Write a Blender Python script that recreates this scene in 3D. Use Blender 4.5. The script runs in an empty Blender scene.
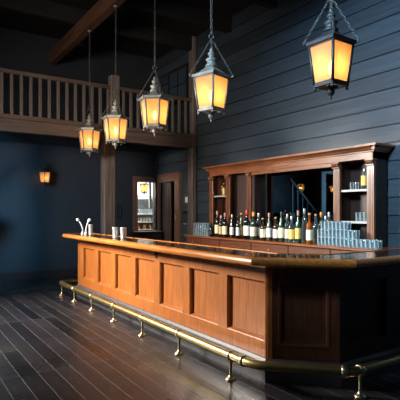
import bpy, bmesh, math, random
from mathutils import Vector, Matrix
random.seed(7)
PI = math.pi
COL = bpy.context.scene.collection
EMP = {}

# ------------------------------------------------------------------ helpers
def lin(c):
    return tuple((v / 12.92 if v <= .04045 else ((v + .055) / 1.055) ** 2.4) for v in [x / 255. for x in c]) + (1.,)

class MB:
    """collects shapes, builds one mesh object (coordinates in world space, or local when the parent is a prototype)"""
    def __init__(s):
        s.v = []; s.f = []; s.sm = []
    def add(s, vs, fs, smooth=False):
        o = len(s.v)
        s.v += [tuple(p) for p in vs]
        for f in fs:
            s.f.append(tuple(i + o for i in f)); s.sm.append(smooth)
        return s
    def box(s, x0, y0, z0, x1, y1, z1):
        x0, x1 = min(x0, x1), max(x0, x1); y0, y1 = min(y0, y1), max(y0, y1); z0, z1 = min(z0, z1), max(z0, z1)
        vs = [(x0,y0,z0),(x1,y0,z0),(x1,y1,z0),(x0,y1,z0),(x0,y0,z1),(x1,y0,z1),(x1,y1,z1),(x0,y1,z1)]
        return s.add(vs, [(0,3,2,1),(4,5,6,7),(0,1,5,4),(1,2,6,5),(2,3,7,6),(3,0,4,7)])
    def cbox(s, x0, y0, z0, x1, y1, z1, c=.006):
        """box with chamfered edges along all sides (convex hull of shrunken boxes)"""
        bm = bmesh.new()
        for sx in (0, 1):
            for sy in (0, 1):
                for sz in (0, 1):
                    X = (x0, x1)[sx]; Y = (y0, y1)[sy]; Z = (z0, z1)[sz]
                    dx = c * (1 - 2*sx); dy = c * (1 - 2*sy); dz = c * (1 - 2*sz)
                    bm.verts.new((X, Y+dy, Z+dz)); bm.verts.new((X+dx, Y, Z+dz)); bm.verts.new((X+dx, Y+dy, Z))
        bmesh.ops.convex_hull(bm, input=bm.verts[:])
        bmesh.ops.dissolve_limit(bm, angle_limit=.01, verts=bm.verts[:], edges=bm.edges[:])
        bm.verts.index_update()
        s.add([v.co[:] for v in bm.verts], [[v.index for v in f.verts] for f in bm.faces])
        bm.free(); return s
    def prism(s, poly, z0, z1):
        n = len(poly)
        vs = [(p[0], p[1], z0) for p in poly] + [(p[0], p[1], z1) for p in poly]
        fs = [tuple(range(n))[::-1], tuple(range(n, 2*n))] + [(i, (i+1) % n, n+(i+1) % n, n+i) for i in range(n)]
        return s.add(vs, fs)
    def extr(s, prof, axis, a, b):
        """profile of 2 coords extruded along axis from a to b"""
        n = len(prof)
        def P(p, t):
            if axis == 'y': return (p[0], t, p[1])
            if axis == 'x': return (t, p[0], p[1])
        vs = [P(p, a) for p in prof] + [P(p, b) for p in prof]
        fs = [tuple(range(n)), tuple(range(n, 2*n))[::-1]] + [(i, n+i, n+(i+1) % n, (i+1) % n) for i in range(n)]
        return s.add(vs, fs)
    def lathe(s, prof, c=(0,0,0), n=16, sweep=2*PI, a0=0., smooth=True, rot=0., caps=True):
        """prof [(r,z)...]"""
        vs = []; fs = []
        full = sweep > 2*PI - .001
        m = n if full else n + 1
        for (r, z) in prof:
            for i in range(m):
                a = a0 + rot + sweep * i / n
                vs.append((c[0] + r*math.cos(a), c[1] + r*math.sin(a), c[2] + z))
        for j in range(len(prof) - 1):
            for i in range(n):
                k = (i + 1) % m if full else i + 1
                fs.append((j*m+i, j*m+k, (j+1)*m+k, (j+1)*m+i))
        s.add(vs, fs, smooth)
        if full and caps:
            if prof[0][0] > 1e-4: s.f.append(tuple(len(s.v) - len(vs) + i for i in range(n))[::-1]); s.sm.append(False)
            if prof[-1][0] > 1e-4: s.f.append(tuple(len(s.v) - m + i for i in range(n))); s.sm.append(False)
        return s
    def tube(s, pts, r, n=10, closed=False, caps=True):
        pts = [Vector(p) for p in pts]
        N = len(pts); rs = r if isinstance(r, (list, tuple)) else [r]*N
        vs = []; prev = None
        for i, p in enumerate(pts):
            if closed: t = (pts[(i+1) % N] - pts[i-1])
            else: t = pts[min(i+1, N-1)] - pts[max(i-1, 0)]
            t.normalize()
            if prev is None:
                u = t.cross(Vector((0,0,1)))
                if u.length < .05: u = t.cross(Vector((1,0,0)))
            else:
                u = prev - t * prev.dot(t)
            u.normalize(); prev = u; w = t.cross(u)
            for k in range(n):
                a = 2*PI*k/n
                vs.append(p + (u*math.cos(a) + w*math.sin(a)) * rs[i])
        fs = []
        for i in range(N if closed else N-1):
            j = (i+1) % N
            for k in range(n):
                l = (k+1) % n
                fs.append((i*n+k, j*n+k, j*n+l, i*n+l))
        s.add(vs, fs, True)
        if not closed and caps:
            o = len(s.v) - len(vs)
            s.f.append(tuple(o+k for k in range(n))); s.sm.append(False)
            s.f.append(tuple(o+(N-1)*n+k for k in range(n))[::-1]); s.sm.append(False)
        return s
    def sweep(s, path, prof, closed_prof=True, caps=True):
        """mitred sweep of profile [(offset to the right-hand outside, z)] along an xy polyline"""
        N = len(path); P = [Vector((p[0], p[1])) for p in path]; vs = []
        for i in range(N):
            d0 = (P[i] - P[i-1]).normalized() if i > 0 else (P[1] - P[0]).normalized()
            d1 = (P[i+1] - P[i]).normalized() if i < N-1 else d0
            n0 = Vector((d0.y, -d0.x)); n1 = Vector((d1.y, -d1.x))
            m = (n0 + n1).normalized(); k = 1. / max(.3, m.dot(n0))
            for (o, z) in prof:
                q = P[i] + m*k*o
                vs.append((q.x, q.y, z))
        n = len(prof); fs = []
        for i in range(N-1):
            for j in range(n if closed_prof else n-1):
                l = (j+1) % n
                fs.append((i*n+j, i*n+l, (i+1)*n+l, (i+1)*n+j))
        if caps and closed_prof:
            fs.append(tuple(range(n))[::-1]); fs.append(tuple((N-1)*n+j for j in range(n)))
        return s.add(vs, fs)
    def build(s, name, m, parent=None, local=False, fix=True):
        me = bpy.data.meshes.new(name)
        off = Vector((0,0,0))
        if parent is not None and not local:
            p = parent
            while p is not None:
                off += p.location; p = p.parent
        me.from_pydata([Vector(v) - off for v in s.v], [], s.f)
        me.polygons.foreach_set('use_smooth', s.sm)
        if fix:
            bm = bmesh.new(); bm.from_mesh(me)
            bmesh.ops.recalc_face_normals(bm, faces=bm.faces[:]); bm.to_mesh(me); bm.free()
        me.materials.append(m)
        o = bpy.data.objects.new(name, me); COL.objects.link(o)
        if parent is not None: o.parent = parent
        return o

def tag(o, label=None, cat=None, group=None, kind=None):
    if label: o['label'] = label
    if cat: o['category'] = cat
    if group: o['group'] = group
    if kind: o['kind'] = kind
    return o
def thing(name, label, cat, loc=(0,0,0), group=None, rz=0):
    o = bpy.data.objects.new(name, None); COL.objects.link(o)
    o.location = loc; o.rotation_euler = (0,0,rz); o.empty_display_size = .1
    return tag(o, label, cat, group)
def dup(root, loc, rz=0, label=None, group=None, sc=None):
    r = root.copy(); COL.objects.link(r); r.location = loc; r.rotation_euler = (0,0,rz)
    if label: r['label'] = label
    if group: r['group'] = group
    if sc: r.scale = sc
    for ch in list(root.children):
        c = ch.copy(); COL.objects.link(c); c.parent = r
        for g in list(ch.children):
            d = g.copy(); COL.objects.link(d); d.parent = c
    return r
def struct(name, mb, m):
    o = mb.build(name, m); o['kind'] = 'structure'; return o

# ------------------------------------------------------------------ materials
def base(name):
    m = bpy.data.materials.new(name); m.use_nodes = True
    nt = m.node_tree; b = nt.nodes['Principled BSDF']
    return m, nt, b
def N(nt, t, **kw):
    n = nt.nodes.new(t)
    for k, v in kw.items(): setattr(n, k, v)
    return n
def plain(name, col, rough=.5, metal=0., coat=0., noise=.0, spec=.5):
    m, nt, b = base(name)
    b.inputs['Base Color'].default_value = lin(col); b.inputs['Roughness'].default_value = rough
    b.inputs['Metallic'].default_value = metal; b.inputs['Coat Weight'].default_value = coat
    b.inputs['Specular IOR Level'].default_value = spec
    if noise > 0:
        tc = N(nt, 'ShaderNodeTexCoord'); no = N(nt, 'ShaderNodeTexNoise'); no.inputs['Scale'].default_value = 9
        no.inputs['Detail'].default_value = 6
        nt.links.new(tc.outputs['Object'], no.inputs['Vector'])
        cr = N(nt, 'ShaderNodeValToRGB'); c = lin(col)
        cr.color_ramp.elements[0].position = .3; cr.color_ramp.elements[1].position = .7
        cr.color_ramp.elements[0].color = tuple(v*(1-noise) for v in c[:3]) + (1,)
        cr.color_ramp.elements[1].color = tuple(min(1, v*(1+noise)) for v in c[:3]) + (1,)
        nt.links.new(no.outputs['Fac'], cr.inputs['Fac']); nt.links.new(cr.outputs['Color'], b.inputs['Base Color'])
    return m
def wood(name, c1, c2, axis='z', rough=.35, coat=.0, scale=9., stretch=.08, bump=.15, spec=.5):
    m, nt, b = base(name)
    tc = N(nt, 'ShaderNodeTexCoord'); mp = N(nt, 'ShaderNodeMapping')
    sc = [scale, scale, scale]; sc['xyz'.index(axis)] = scale*stretch
    mp.inputs['Scale'].default_value = sc
    nt.links.new(tc.outputs['Object'], mp.inputs['Vector'])
    no = N(nt, 'ShaderNodeTexNoise'); no.inputs['Scale'].default_value = 2.2; no.inputs['Detail'].default_value = 8
    no.inputs['Roughness'].default_value = .65; no.inputs['Distortion'].default_value = .6
    nt.links.new(mp.outputs['Vector'], no.inputs['Vector'])
    big = N(nt, 'ShaderNodeTexNoise'); big.inputs['Scale'].default_value = 1.6; big.inputs['Detail'].default_value = 2
    nt.links.new(tc.outputs['Object'], big.inputs['Vector'])
    cr = N(nt, 'ShaderNodeValToRGB')
    cr.color_ramp.elements[0].position = .33; cr.color_ramp.elements[0].color = lin(c1)
    cr.color_ramp.elements[1].position = .68; cr.color_ramp.elements[1].color = lin(c2)
    nt.links.new(no.outputs['Fac'], cr.inputs['Fac'])
    mx = N(nt, 'ShaderNodeMix', data_type='RGBA', blend_type='MULTIPLY'); mx.inputs[0].default_value = .45
    c2r = N(nt, 'ShaderNodeValToRGB'); c2r.color_ramp.elements[0].position = .3; c2r.color_ramp.elements[0].color = (.6,.55,.5,1)
    c2r.color_ramp.elements[1].position = .7; c2r.color_ramp.elements[1].color = (1.15,1.15,1.15,1)
    nt.links.new(big.outputs['Fac'], c2r.inputs['Fac'])
    nt.links.new(cr.outputs['Color'], mx.inputs[6]); nt.links.new(c2r.outputs['Color'], mx.inputs[7])
    nt.links.new(mx.outputs[2], b.inputs['Base Color'])
    b.inputs['Roughness'].default_value = rough; b.inputs['Coat Weight'].default_value = coat
    b.inputs['Coat Roughness'].default_value = .12; b.inputs['Specular IOR Level'].default_value = spec
    if bump:
        bp = N(nt, 'ShaderNodeBump'); bp.inputs['Strength'].default_value = bump; bp.inputs['Distance'].default_value = .004
        nt.links.new(no.outputs['Fac'], bp.inputs['Height']); nt.links.new(bp.outputs['Normal'], b.inputs['Normal'])
    return m
def clearglass(name, tint, edge, lo=.06, hi=.75, rough=.05, p=2.2):
    """thin glass: clear when seen face on, milky bright toward its rims"""
    m = bpy.data.materials.new(name); m.use_nodes = True; nt = m.node_tree; nt.nodes.clear()
    out = N(nt, 'ShaderNodeOutputMaterial')
    tr = N(nt, 'ShaderNodeBsdfTransparent'); tr.inputs['Color'].default_value = lin(tint)
    df = N(nt, 'ShaderNodeBsdfDiffuse'); df.inputs['Color'].default_value = lin(edge)
    tl = N(nt, 'ShaderNodeBsdfTranslucent'); tl.inputs['Color'].default_value = lin(edge)
    gl = N(nt, 'ShaderNodeBsdfGlossy'); gl.inputs['Roughness'].default_value = rough
    a = N(nt, 'ShaderNodeMixShader'); a.inputs[0].default_value = .5
    nt.links.new(df.outputs[0], a.inputs[1]); nt.links.new(tl.outputs[0], a.inputs[2])
    g = N(nt, 'ShaderNodeMixShader'); g.inputs[0].default_value = .3
    nt.links.new(a.outputs[0], g.inputs[1]); nt.links.new(gl.outputs[0], g.inputs[2])
    lw = N(nt, 'ShaderNodeLayerWeight'); lw.inputs['Blend'].default_value = .5
    pw = N(nt, 'ShaderNodeMath', operation='POWER'); pw.inputs[1].default_value = p
    nt.links.new(lw.outputs['Facing'], pw.inputs[0])
    mr = N(nt, 'ShaderNodeMapRange'); mr.inputs['To Min'].default_value = lo; mr.inputs['To Max'].default_value = hi
    nt.links.new(pw.outputs[0], mr.inputs['Value'])
    x = N(nt, 'ShaderNodeMixShader'); nt.links.new(mr.outputs['Result'], x.inputs[0])
    nt.links.new(tr.outputs[0], x.inputs[1]); nt.links.new(g.outputs[0], x.inputs[2])
    nt.links.new(x.outputs[0], out.inputs['Surface'])
    return m
def emis(name, col, st):
    m, nt, b = base(name)
    b.inputs['Base Color'].default_value = lin(col)
    b.inputs['Emission Color'].default_value = lin(col); b.inputs['Emission Strength'].default_value = st
    return m
def glassy(name, col, alpha_t=.7, rough=.08, dcol=None):
    """thin clear glass: see-through mixed with a faint tint and sharp highlights"""
    m = bpy.data.materials.new(name); m.use_nodes = True; nt = m.node_tree; nt.nodes.clear()
    out = N(nt, 'ShaderNodeOutputMaterial')
    tr = N(nt, 'ShaderNodeBsdfTransparent'); tr.inputs['Color'].default_value = lin(col)
    df = N(nt, 'ShaderNodeBsdfDiffuse'); df.inputs['Color'].default_value = lin(dcol or col)
    tl = N(nt, 'ShaderNodeBsdfTranslucent'); tl.inputs['Color'].default_value = lin(dcol or col)
    gl = N(nt, 'ShaderNodeBsdfGlossy'); gl.inputs['Roughness'].default_value = rough
    a0 = N(nt, 'ShaderNodeMixShader'); a0.inputs[0].default_value = .5
    nt.links.new(df.outputs[0], a0.inputs[1]); nt.links.new(tl.outputs[0], a0.inputs[2])
    a = N(nt, 'ShaderNodeMixShader'); a.inputs[0].default_value = alpha_t
    nt.links.new(a0.outputs[0], a.inputs[1]); nt.links.new(tr.outputs[0], a.inputs[2])
    fr = N(nt, 'ShaderNodeLayerWeight'); fr.inputs['Blend'].default_value = .35
    b2 = N(nt, 'ShaderNodeMixShader')
    nt.links.new(fr.outputs['Fresnel'], b2.inputs[0]); nt.links.new(a.outputs[0], b2.inputs[1]); nt.links.new(gl.outputs[0], b2.inputs[2])
    nt.links.new(b2.outputs[0], out.inputs['Surface'])
    return m

M = {}
M['oak_z'] = wood('honey oak upright', (112,60,24), (174,103,44), 'z', .36, .25, 28, .05, .1)
M['oak_y'] = wood('honey oak along', (140,78,30), (186,110,48), 'y', .36, .25, 28, .06, .1)
M['oak_edge'] = wood('polished oak edge', (150,86,36), (206,130,64), 'y', .2, .5, 22, .05, .08)
M['oak_deep_shade'] = wood('oak in deep shade', (34,16,10), (54,26,15), 'z', .5, 0, 24, .07, .1)  # same oak, colour darkened for the deep shade on the return face
M['oak_shade'] = wood('shaded oak end', (76,36,20), (112,60,32), 'z', .42, .1, 24, .07, .1)  # same oak, shade of the chamfered end put into its colour
M['top'] = wood('dark polished top', (34,22,16), (62,42,30), 'y', .16, .4, 7, .05, .03)
M['plinth'] = plain('grey painted plinth', (62,60,62), .45, 0, 0, .25)
M['brass'] = plain('aged brass', (166,146,98), .38, 1., 0, .12)
M['brass_hi'] = plain('bright brass', (206,192,152), .32, 1.)
M['iron'] = plain('weathered grey iron', (112,110,104), .5, .35, 0, .35)
M['iron_dk'] = plain('dark iron', (36,38,40), .5, .4, 0, .3)
M['chain'] = plain('chain iron', (78,76,72), .5, .4)
M['steel'] = plain('brushed steel', (225,227,227), .32, .7)
M['white'] = plain('white enamel', (225,225,225), .3)
M['walnut_z'] = wood('cabinet wood upright', (78,42,24), (136,82,50), 'z', .36, .2, 10, .07)
M['walnut_y'] = wood('cabinet wood along', (88,46,24), (150,86,48), 'y', .36, .2, 16, .06)
M['walnut_dr'] = wood('counter drawer fronts', (62,30,16), (108,58,32), 'y', .4, .2, 14, .06)
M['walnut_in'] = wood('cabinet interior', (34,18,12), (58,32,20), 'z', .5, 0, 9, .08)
M['beam_x'] = wood('old beam x', (62,50,44), (98,80,70), 'x', .6, 0, 7, .06)
M['beam_y'] = wood('old beam y', (56,36,25), (94,62,42), 'y', .6, 0, 7, .06)
M['beam_z'] = wood('old post', (70,62,58), (112,100,94), 'z', .6, 0, 7, .06)
M['ceil'] = wood('dark ceiling boards', (10,9,10), (22,19,19), 'x', .7, 0, 5, .05)
M['trim_z'] = wood('brown door trim', (84,56,42), (128,90,68), 'z', .5, 0, 8, .07)
M['dark'] = plain('near black paint', (16,16,19), .6)
M['dkwood'] = wood('dark stained wood', (26,20,20), (44,34,32), 'x', .45, 0, 8, .07)

def siding_mat():
    m, nt, b = base('slate blue siding')
    tc = N(nt, 'ShaderNodeTexCoord'); mp = N(nt, 'ShaderNodeMapping'); mp.inputs['Scale'].default_value = (6, .35, 12)
    nt.links.new(tc.outputs['Object'], mp.inputs['Vector'])
    no = N(nt, 'ShaderNodeTexNoise'); no.inputs['Scale'].default_value = 2; no.inputs['Detail'].default_value = 8; no.inputs['Roughness'].default_value = .7
    nt.links.new(mp.outputs['Vector'], no.inputs['Vector'])
    cr = N(nt, 'ShaderNodeValToRGB')
    cr.color_ramp.elements[0].position = .3; cr.color_ramp.elements[0].color = lin((39,45,51))
    cr.color_ramp.elements[1].position = .72; cr.color_ramp.elements[1].color = lin((60,69,77))
    nt.links.new(no.outputs['Fac'], cr.inputs['Fac'])
    # each board slightly different in tone
    sep = N(nt, 'ShaderNodeSeparateXYZ'); nt.links.new(tc.outputs['Object'], sep.inputs[0])
    mth = N(nt, 'ShaderNodeMath', operation='MULTIPLY_ADD'); mth.inputs[1].default_value = 1/.262; mth.inputs[2].default_value = -.737
    nt.links.new(sep.outputs['Z'], mth.inputs[0])
    fl = N(nt, 'ShaderNodeMath', operation='FLOOR'); nt.links.new(mth.outputs[0], fl.inputs[0])
    wn = N(nt, 'ShaderNodeTexWhiteNoise', noise_dimensions='1D'); nt.links.new(fl.outputs[0], wn.inputs['W'])
    mr = N(nt, 'ShaderNodeMapRange'); mr.inputs['To Min'].default_value = .78; mr.inputs['To Max'].default_value = 1.12
    nt.links.new(wn.outputs['Value'], mr.inputs['Value'])
    mx = N(nt, 'ShaderNodeMix', data_type='RGBA', blend_type='MULTIPLY'); mx.inputs[0].default_value = 1
    nt.links.new(cr.outputs['Color'], mx.inputs[6]); nt.links.new(mr.outputs['Result'], mx.inputs[7])
    nt.links.new(mx.outputs[2], b.inputs['Base Color']); b.inputs['Roughness'].default_value = .36
    bp = N(nt, 'ShaderNodeBump'); bp.inputs['Strength'].default_value = .3; bp.inputs['Distance'].default_value = .006
    nt.links.new(no.outputs['Fac'], bp.inputs['Height']); nt.links.new(bp.outputs['Normal'], b.inputs['Normal'])
    return m
M['siding'] = siding_mat()

def plank_mat(name, cols, mortar, rot, w, h, rough=(.22, .5), ms=.003, noise_sc=1.2, grain=(.5, 10)):
    m, nt, b = base(name)
    tc = N(nt, 'ShaderNodeTexCoord'); mp = N(nt, 'ShaderNodeMapping'); mp.inputs['Rotation'].default_value = rot
    nt.links.new(tc.outputs['Object'], mp.inputs['Vector'])
    br = N(nt, 'ShaderNodeTexBrick'); br.offset = .37; br.offset_frequency = 3; br.squash = 1
    br.inputs['Color1'].default_value = (0,0,0,1); br.inputs['Color2'].default_value = (1,1,1,1); br.inputs['Mortar'].default_value = (.5,.5,.5,1)
    br.inputs['Scale'].default_value = 1; br.inputs['Mortar Size'].default_value = ms; br.inputs['Mortar Smooth'].default_value = .3
    br.inputs['Brick Width'].default_value = w; br.inputs['Row Height'].default_value = h
    nt.links.new(mp.outputs['Vector'], br.inputs['Vector'])
    mp2 = N(nt, 'ShaderNodeMapping'); mp2.inputs['Scale'].default_value = (grain[0], grain[1], grain[1])
    nt.links.new(mp.outputs['Vector'], mp2.inputs['Vector'])
    gr = N(nt, 'ShaderNodeTexNoise'); gr.inputs['Scale'].default_value = 3; gr.inputs['Detail'].default_value = 8; gr.inputs['Roughness'].default_value = .7
    nt.links.new(mp2.outputs['Vector'], gr.inputs['Vector'])
    bl = N(nt, 'ShaderNodeTexNoise'); bl.inputs['Scale'].default_value = noise_sc; bl.inputs['Detail'].default_value = 5
    nt.links.new(tc.outputs['Object'], bl.inputs['Vector'])
    # mix plank tone and grain
    ad = N(nt, 'ShaderNodeMix', data_type='FLOAT'); ad.inputs[0].default_value = .5
    nt.links.new(br.outputs['Color'], ad.inputs[2]); nt.links.new(gr.outputs['Fac'], ad.inputs[3])
    cr = N(nt, 'ShaderNodeValToRGB')
    cr.color_ramp.elements[0].position = .2; cr.color_ramp.elements[0].color = lin(cols[0])
    cr.color_ramp.elements[1].position = .8; cr.color_ramp.elements[1].color = lin(cols[1])
    nt.links.new(ad.outputs[0], cr.inputs['Fac'])
    mx = N(nt, 'ShaderNodeMix', data_type='RGBA'); nt.links.new(br.outputs['Fac'], mx.inputs[0])
    nt.links.new(cr.outputs['Color'], mx.inputs[6]); mx.inputs[7].default_value = lin(mortar)
    nt.links.new(mx.outputs[2], b.inputs['Base Color'])
    mr = N(nt, 'ShaderNodeMapRange'); mr.inputs['From Min'].default_value = .3; mr.inputs['From Max'].default_value = .7
    mr.inputs['To Min'].default_value = rough[0]; mr.inputs['To Max'].default_value = rough[1]
    nt.links.new(bl.outputs['Fac'], mr.inputs['Value']); nt.links.new(mr.outputs['Result'], b.inputs['Roughness'])
    bp = N(nt, 'ShaderNodeBump'); bp.inputs['Strength'].default_value = .35; bp.inputs['Distance'].default_value = .004
    sub = N(nt, 'ShaderNodeMath', operation='SUBTRACT'); nt.links.new(gr.outputs['Fac'], sub.inputs[0]); nt.links.new(br.outputs['Fac'], sub.inputs[1])
    nt.links.new(sub.outputs[0], bp.inputs['Height']); nt.links.new(bp.outputs['Normal'], b.inputs['Normal'])
    return m
M['floor'] = plank_mat('dark plank floor', ((9,9,11), (42,39,41)), (104,104,108), (0,0,PI/2), 2.3, .165, (.16,.46), .0026, 1.0)  # pale seam colour stands in for reflections along the plank joints
M['vboards'] = plank_mat('dark upright boards', ((26,30,36), (46,50,56)), (8,8,10), (0,PI/2,0), 9, .22, (.5,.7), .006)

# ------------------------------------------------------------------ camera
cam = bpy.data.cameras.new('camera'); co = bpy.data.objects.new('camera', cam); COL.objects.link(co)
HC = 1.55
co.location = (0,0,HC)
fwd = Vector((.551,.834,0)).normalized()
co.rotation_euler = fwd.to_track_quat('-Z','Y').to_euler()
cam.sensor_width = 36; cam.lens = 36*463/400; cam.shift_y = 12/400; cam.clip_start = .05
bpy.context.scene.camera = co

# ------------------------------------------------------------------ room shell
XW = 6.0; YF = 11.2; ZC = 5.72; XL = -6.0; YN = -3.0
struct('floor', MB().box(XL, YN, -.1, 9.0, 13.2, 0), M['floor'])
struct('ceiling', MB().box(XL, YN, ZC, 9.0, 13.2, ZC+.1), M['ceil'])
struct('wall_left', MB().box(XL-.15, YN, 0, XL, 13.2, ZC), M['vboards'])
# sided wall behind the bar, real lapped boards, with a door opening
P = .262; Z0 = 1.765 - 7*P + .0
def lap(mb, y0, y1, zmin, zmax):
    z = Z0
    while z < zmax:
        a, b_ = max(z, zmin), min(z+P, zmax)
        if b_ - a > .01:
            ta = (a - z)/P; tb = (b_ - z)/P
            xa = XW - .019*(1-ta); xb = XW - .019*(1-tb)
            if b_ - a > .1:   # full board with a beaded lower lip
                pr = [(XW+.02,a),(xa+.003,a),(xa-.007,a+.005),(xa-.007,a+.010),(xa+.001,a+.022),(xb,b_-.004),(XW+.02,b_-.004)]
            else:
                pr = [(XW+.02,a),(xa,a),(xb,b_-.004),(XW+.02,b_-.004)]
            m_ = len(pr)
            mb.add([(p[0],y0,p[1]) for p in pr] + [(p[0],y1,p[1]) for p in pr], [(q_,q_+1,m_+q_+1,m_+q_) for q_ in range(m_-1)])
        z += P
DY0, DY1, DZ = 10.19, 11.04, 2.34
w = MB()
lap(w, YN, DY0, 0, ZC); lap(w, DY0, DY1, DZ, ZC); lap(w, DY1, YF, 0, ZC)
w.box(XW+.02, YN, 0, XW+.15, DY0, ZC); w.box(XW+.02, DY0, DZ, XW+.15, DY1, ZC); w.box(XW+.02, DY1, 0, XW+.15, YF+.15, ZC)
struct('wall_right', w, M['siding'])
# far wall with pass-through window
WX0, WX1, WZ0, WZ1 = 5.40, 5.93, 1.07, 2.375
w = MB()
w.box(XL, YF, 0, WX0, YF+.15, ZC); w.box(WX1, YF, 0, XW+.02, YF+.15, ZC)
w.box(WX0, YF, 0, WX1, YF+.15, WZ0); w.box(WX0, YF, WZ1, WX1, YF+.15, ZC)
struct('wall_back', w, M['vboards'])
# corner trims and skirting
struct('trim_1', MB().box(XW-.10, YF-.10, 0, XW-.026, YF, 3.1), M['dkwood'])
struct('baseboard_back', MB().box(XL, YF-.025, 0, 5.0, YF, .16), M['dkwood'])

# window 1: pass-through to the lit back room
w = MB()
w.box(WX0-.13, YF-.03, WZ0-.10, WX0, YF+.16, WZ1+.12); w.box(WX1, YF-.03, WZ0-.1, XW-.03, YF+.0, WZ1+.12)
w.box(WX0, YF-.03, WZ1, WX1, YF+.16, WZ1+.12)
wf = MB(); wf.v, wf.f, wf.sm = w.v, w.f, w.sm
win = struct('window_1', wf, M['trim_z'])
MB().box(WX0, YF+.02, WZ1-.03, WX1, YF+.06, WZ1).box(WX0, YF+.02, WZ0, WX0+.02, YF+.06, WZ1).box(WX1-.16, YF+.02, 1.66, WX1-.10, YF+.06, WZ1-.02).build('sash', plain('cream sash', (200,195,180), .5), win, local=True)
MB().box(WX0-.13, YF-.07, WZ0-.035, WX1+.04, YF+.16, WZ0).build('window_sill', M['trim_z'], win, local=True)
# door in the sided wall
d = MB()
d.box(XW-.055, DY0-.25, 0, XW+.02, DY0, DZ+.18); d.box(XW-.055, DY1, 0, XW+.02, YF-.1, DZ+.18); d.box(XW-.055, DY0, DZ, XW+.02, DY1, DZ+.18)
d.box(XW+.02, DY0-.03, 0, XW+.2, DY0, DZ); d.box(XW+.02, DY1, 0, XW+.2, DY1+.03, DZ); d.box(XW-.07, DY0-.27, DZ+.18, XW+.0, YF-.09, DZ+.215)
door = struct('door_1', d, M['trim_z'])
lf = MB().box(XW+.06, DY1-.46, .01, XW+.1, DY1, DZ-.01)
for z0, z1 in ((.25,1.0),(1.15,2.15)):
    lf.box(XW+.048, DY1-.38, z0, XW+.06, DY1-.08, z1)
lf.build('door_leaf', wood('brown door leaf', (50,36,30), (74,54,44), 'z', .5), door, local=True)
MB().box(XW-.062, DY0-.09, 1.34, XW-.055, DY0-.05, 1.48).build('strike_plate', plain('dull nickel', (170,165,155), .35, .8), door, local=True)
# dark passage behind the door, and the lit room behind the window
w = MB(); w.box(6.03, YF, 0, 6.8, YF+.16, ZC); w.box(7.6, 9.0, 0, 7.7, 13.2, ZC); w.box(6.15, 9.0, 0, 7.6, 9.1, ZC); w.box(6.75, 10.9, 0, 6.8, 13.1, ZC)
struct('wall_passage', w, M['dark'])
w = MB(); w.box(4.4, 12.55, 0, 6.75, 12.65, 3.2); w.box(4.3, 11.35, 0, 4.4, 12.65, 3.2); w.box(6.65, 11.35, 0, 6.75, 12.65, 3.2); w.box(4.3,11.35,3.2,6.75,12.65,3.3)
struct('wall_pantry', w, plain('pale plaster', (150,158,165), .7, 0, 0, .1))

# window 2: small dim window above the balcony
w = MB(); a, b_, c, e = 9.62, 10.45, 4.35, 5.12
w.box(XW-.06, a-.06, c-.06, XW-.02, a, e+.06); w.box(XW-.06, b_, c-.06, XW-.02, b_+.06, e+.06)
w.box(XW-.06, a, c-.06, XW-.02, b_, c); w.box(XW-.06, a, e, XW-.02, b_, e+.06); w.box(XW-.05, (a+b_)/2-.02, c, XW-.025, (a+b_)/2+.02, e); w.box(XW-.05, a, (c+e)/2-.015, XW-.025, b_, (c+e)/2+.015)
w2 = struct('window_2', w, M['dkwood'])
MB().box(XW-.04, a, c, XW-.03, b_, e).build('pane', plain('dusk window glass', (46,58,74), .15), w2, local=True)

# ------------------------------------------------------------------ ceiling beams
for i, (x, zz, lab) in enumerate(((3.15, 5.08, 'long brown timber ceiling beam that the five lantern chains hang from'),)):
    b = MB().cbox(x-.07, YN, zz, x+.09, YF, zz+.30, .012).build('ceiling_beam', M['beam_y'])
    tag(b, lab, 'beam')
labs = ['dark crossing rafter overhead, nearest the balcony railing', 'dark crossing rafter overhead, second out from the balcony', 'dark crossing rafter overhead, third out from the balcony', 'dark crossing rafter overhead, fourth out from the balcony', 'dark crossing rafter overhead, fifth out and above the near lanterns']
for i, y in enumerate((9.3, 7.9, 6.5, 5.1, 3.7)):
    b = MB().cbox(XL, y-.07, 5.385, XW-.03, y+.07, ZC-.01, .01).build('ceiling_rafter', M['ceil'])
    tag(b, labs[i], 'beam', 'rafters crossing under the dark ceiling')

# ------------------------------------------------------------------ balcony
YB = 9.2
bal = thing('balcony', 'timber balcony spanning the end of the room on square posts', 'balcony', (2.0, YB, 3.06))
XLs = XL; XL = XL + .02
MB().cbox(XL, YB, 3.06, XW-.03, YB+.16, 3.30, .008).cbox(XL, YB-.03, 3.30, XW-.03, YB+.16, 3.38, .006).build('fascia_beam', M['beam_x'], bal)
MB().box(XL, YB+.16, 3.3, XW-.03, YF-.002, 3.375).build('deck_boards', M['ceil'], bal)
for k in range(6):
    y = YB + .42 + k*.3
    MB().box(XL, y-.035, 3.14, XW-.03, y+.035, 3.3).build('joist', M['ceil'], bal)
XL = XLs + .02
rail = thing('balcony_railing', 'wooden balcony railing of slim square balusters under a flat handrail', 'railing', (2.0, YB+.08, 3.38))
MB().cbox(XL, YB+.03, 4.16, XW-.12, YB+.14, 4.24, .008).build('handrail', M['beam_x'], rail)
MB().cbox(3.83, YB+.0, 3.38, 4.03, YB+.18, 4.46, .01).build('newel_post', M['beam_z'], rail)
MB().cbox(XW-.13, YB-.02, 3.38, XW-.03, YB+.18, ZC-.02, .01).build('end_post', M['beam_z'], rail)
x = 1.68 - .176*6
bmesh_b = None
while x < XW - .2:
    if not (3.80 < x < 4.06):
        if bmesh_b is None:
            bmesh_b = MB().cbox(-.027, -.027, 0, .027, .027, .79, .004).build('baluster', M['beam_z'], rail, local=True)
            bmesh_b.location = (x - 2.0, .005, 0)
        else:
            c = bmesh_b.copy(); COL.objects.link(c); c.parent = rail; c.location = (x - 2.0, .005, 0)
    x += .176
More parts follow.
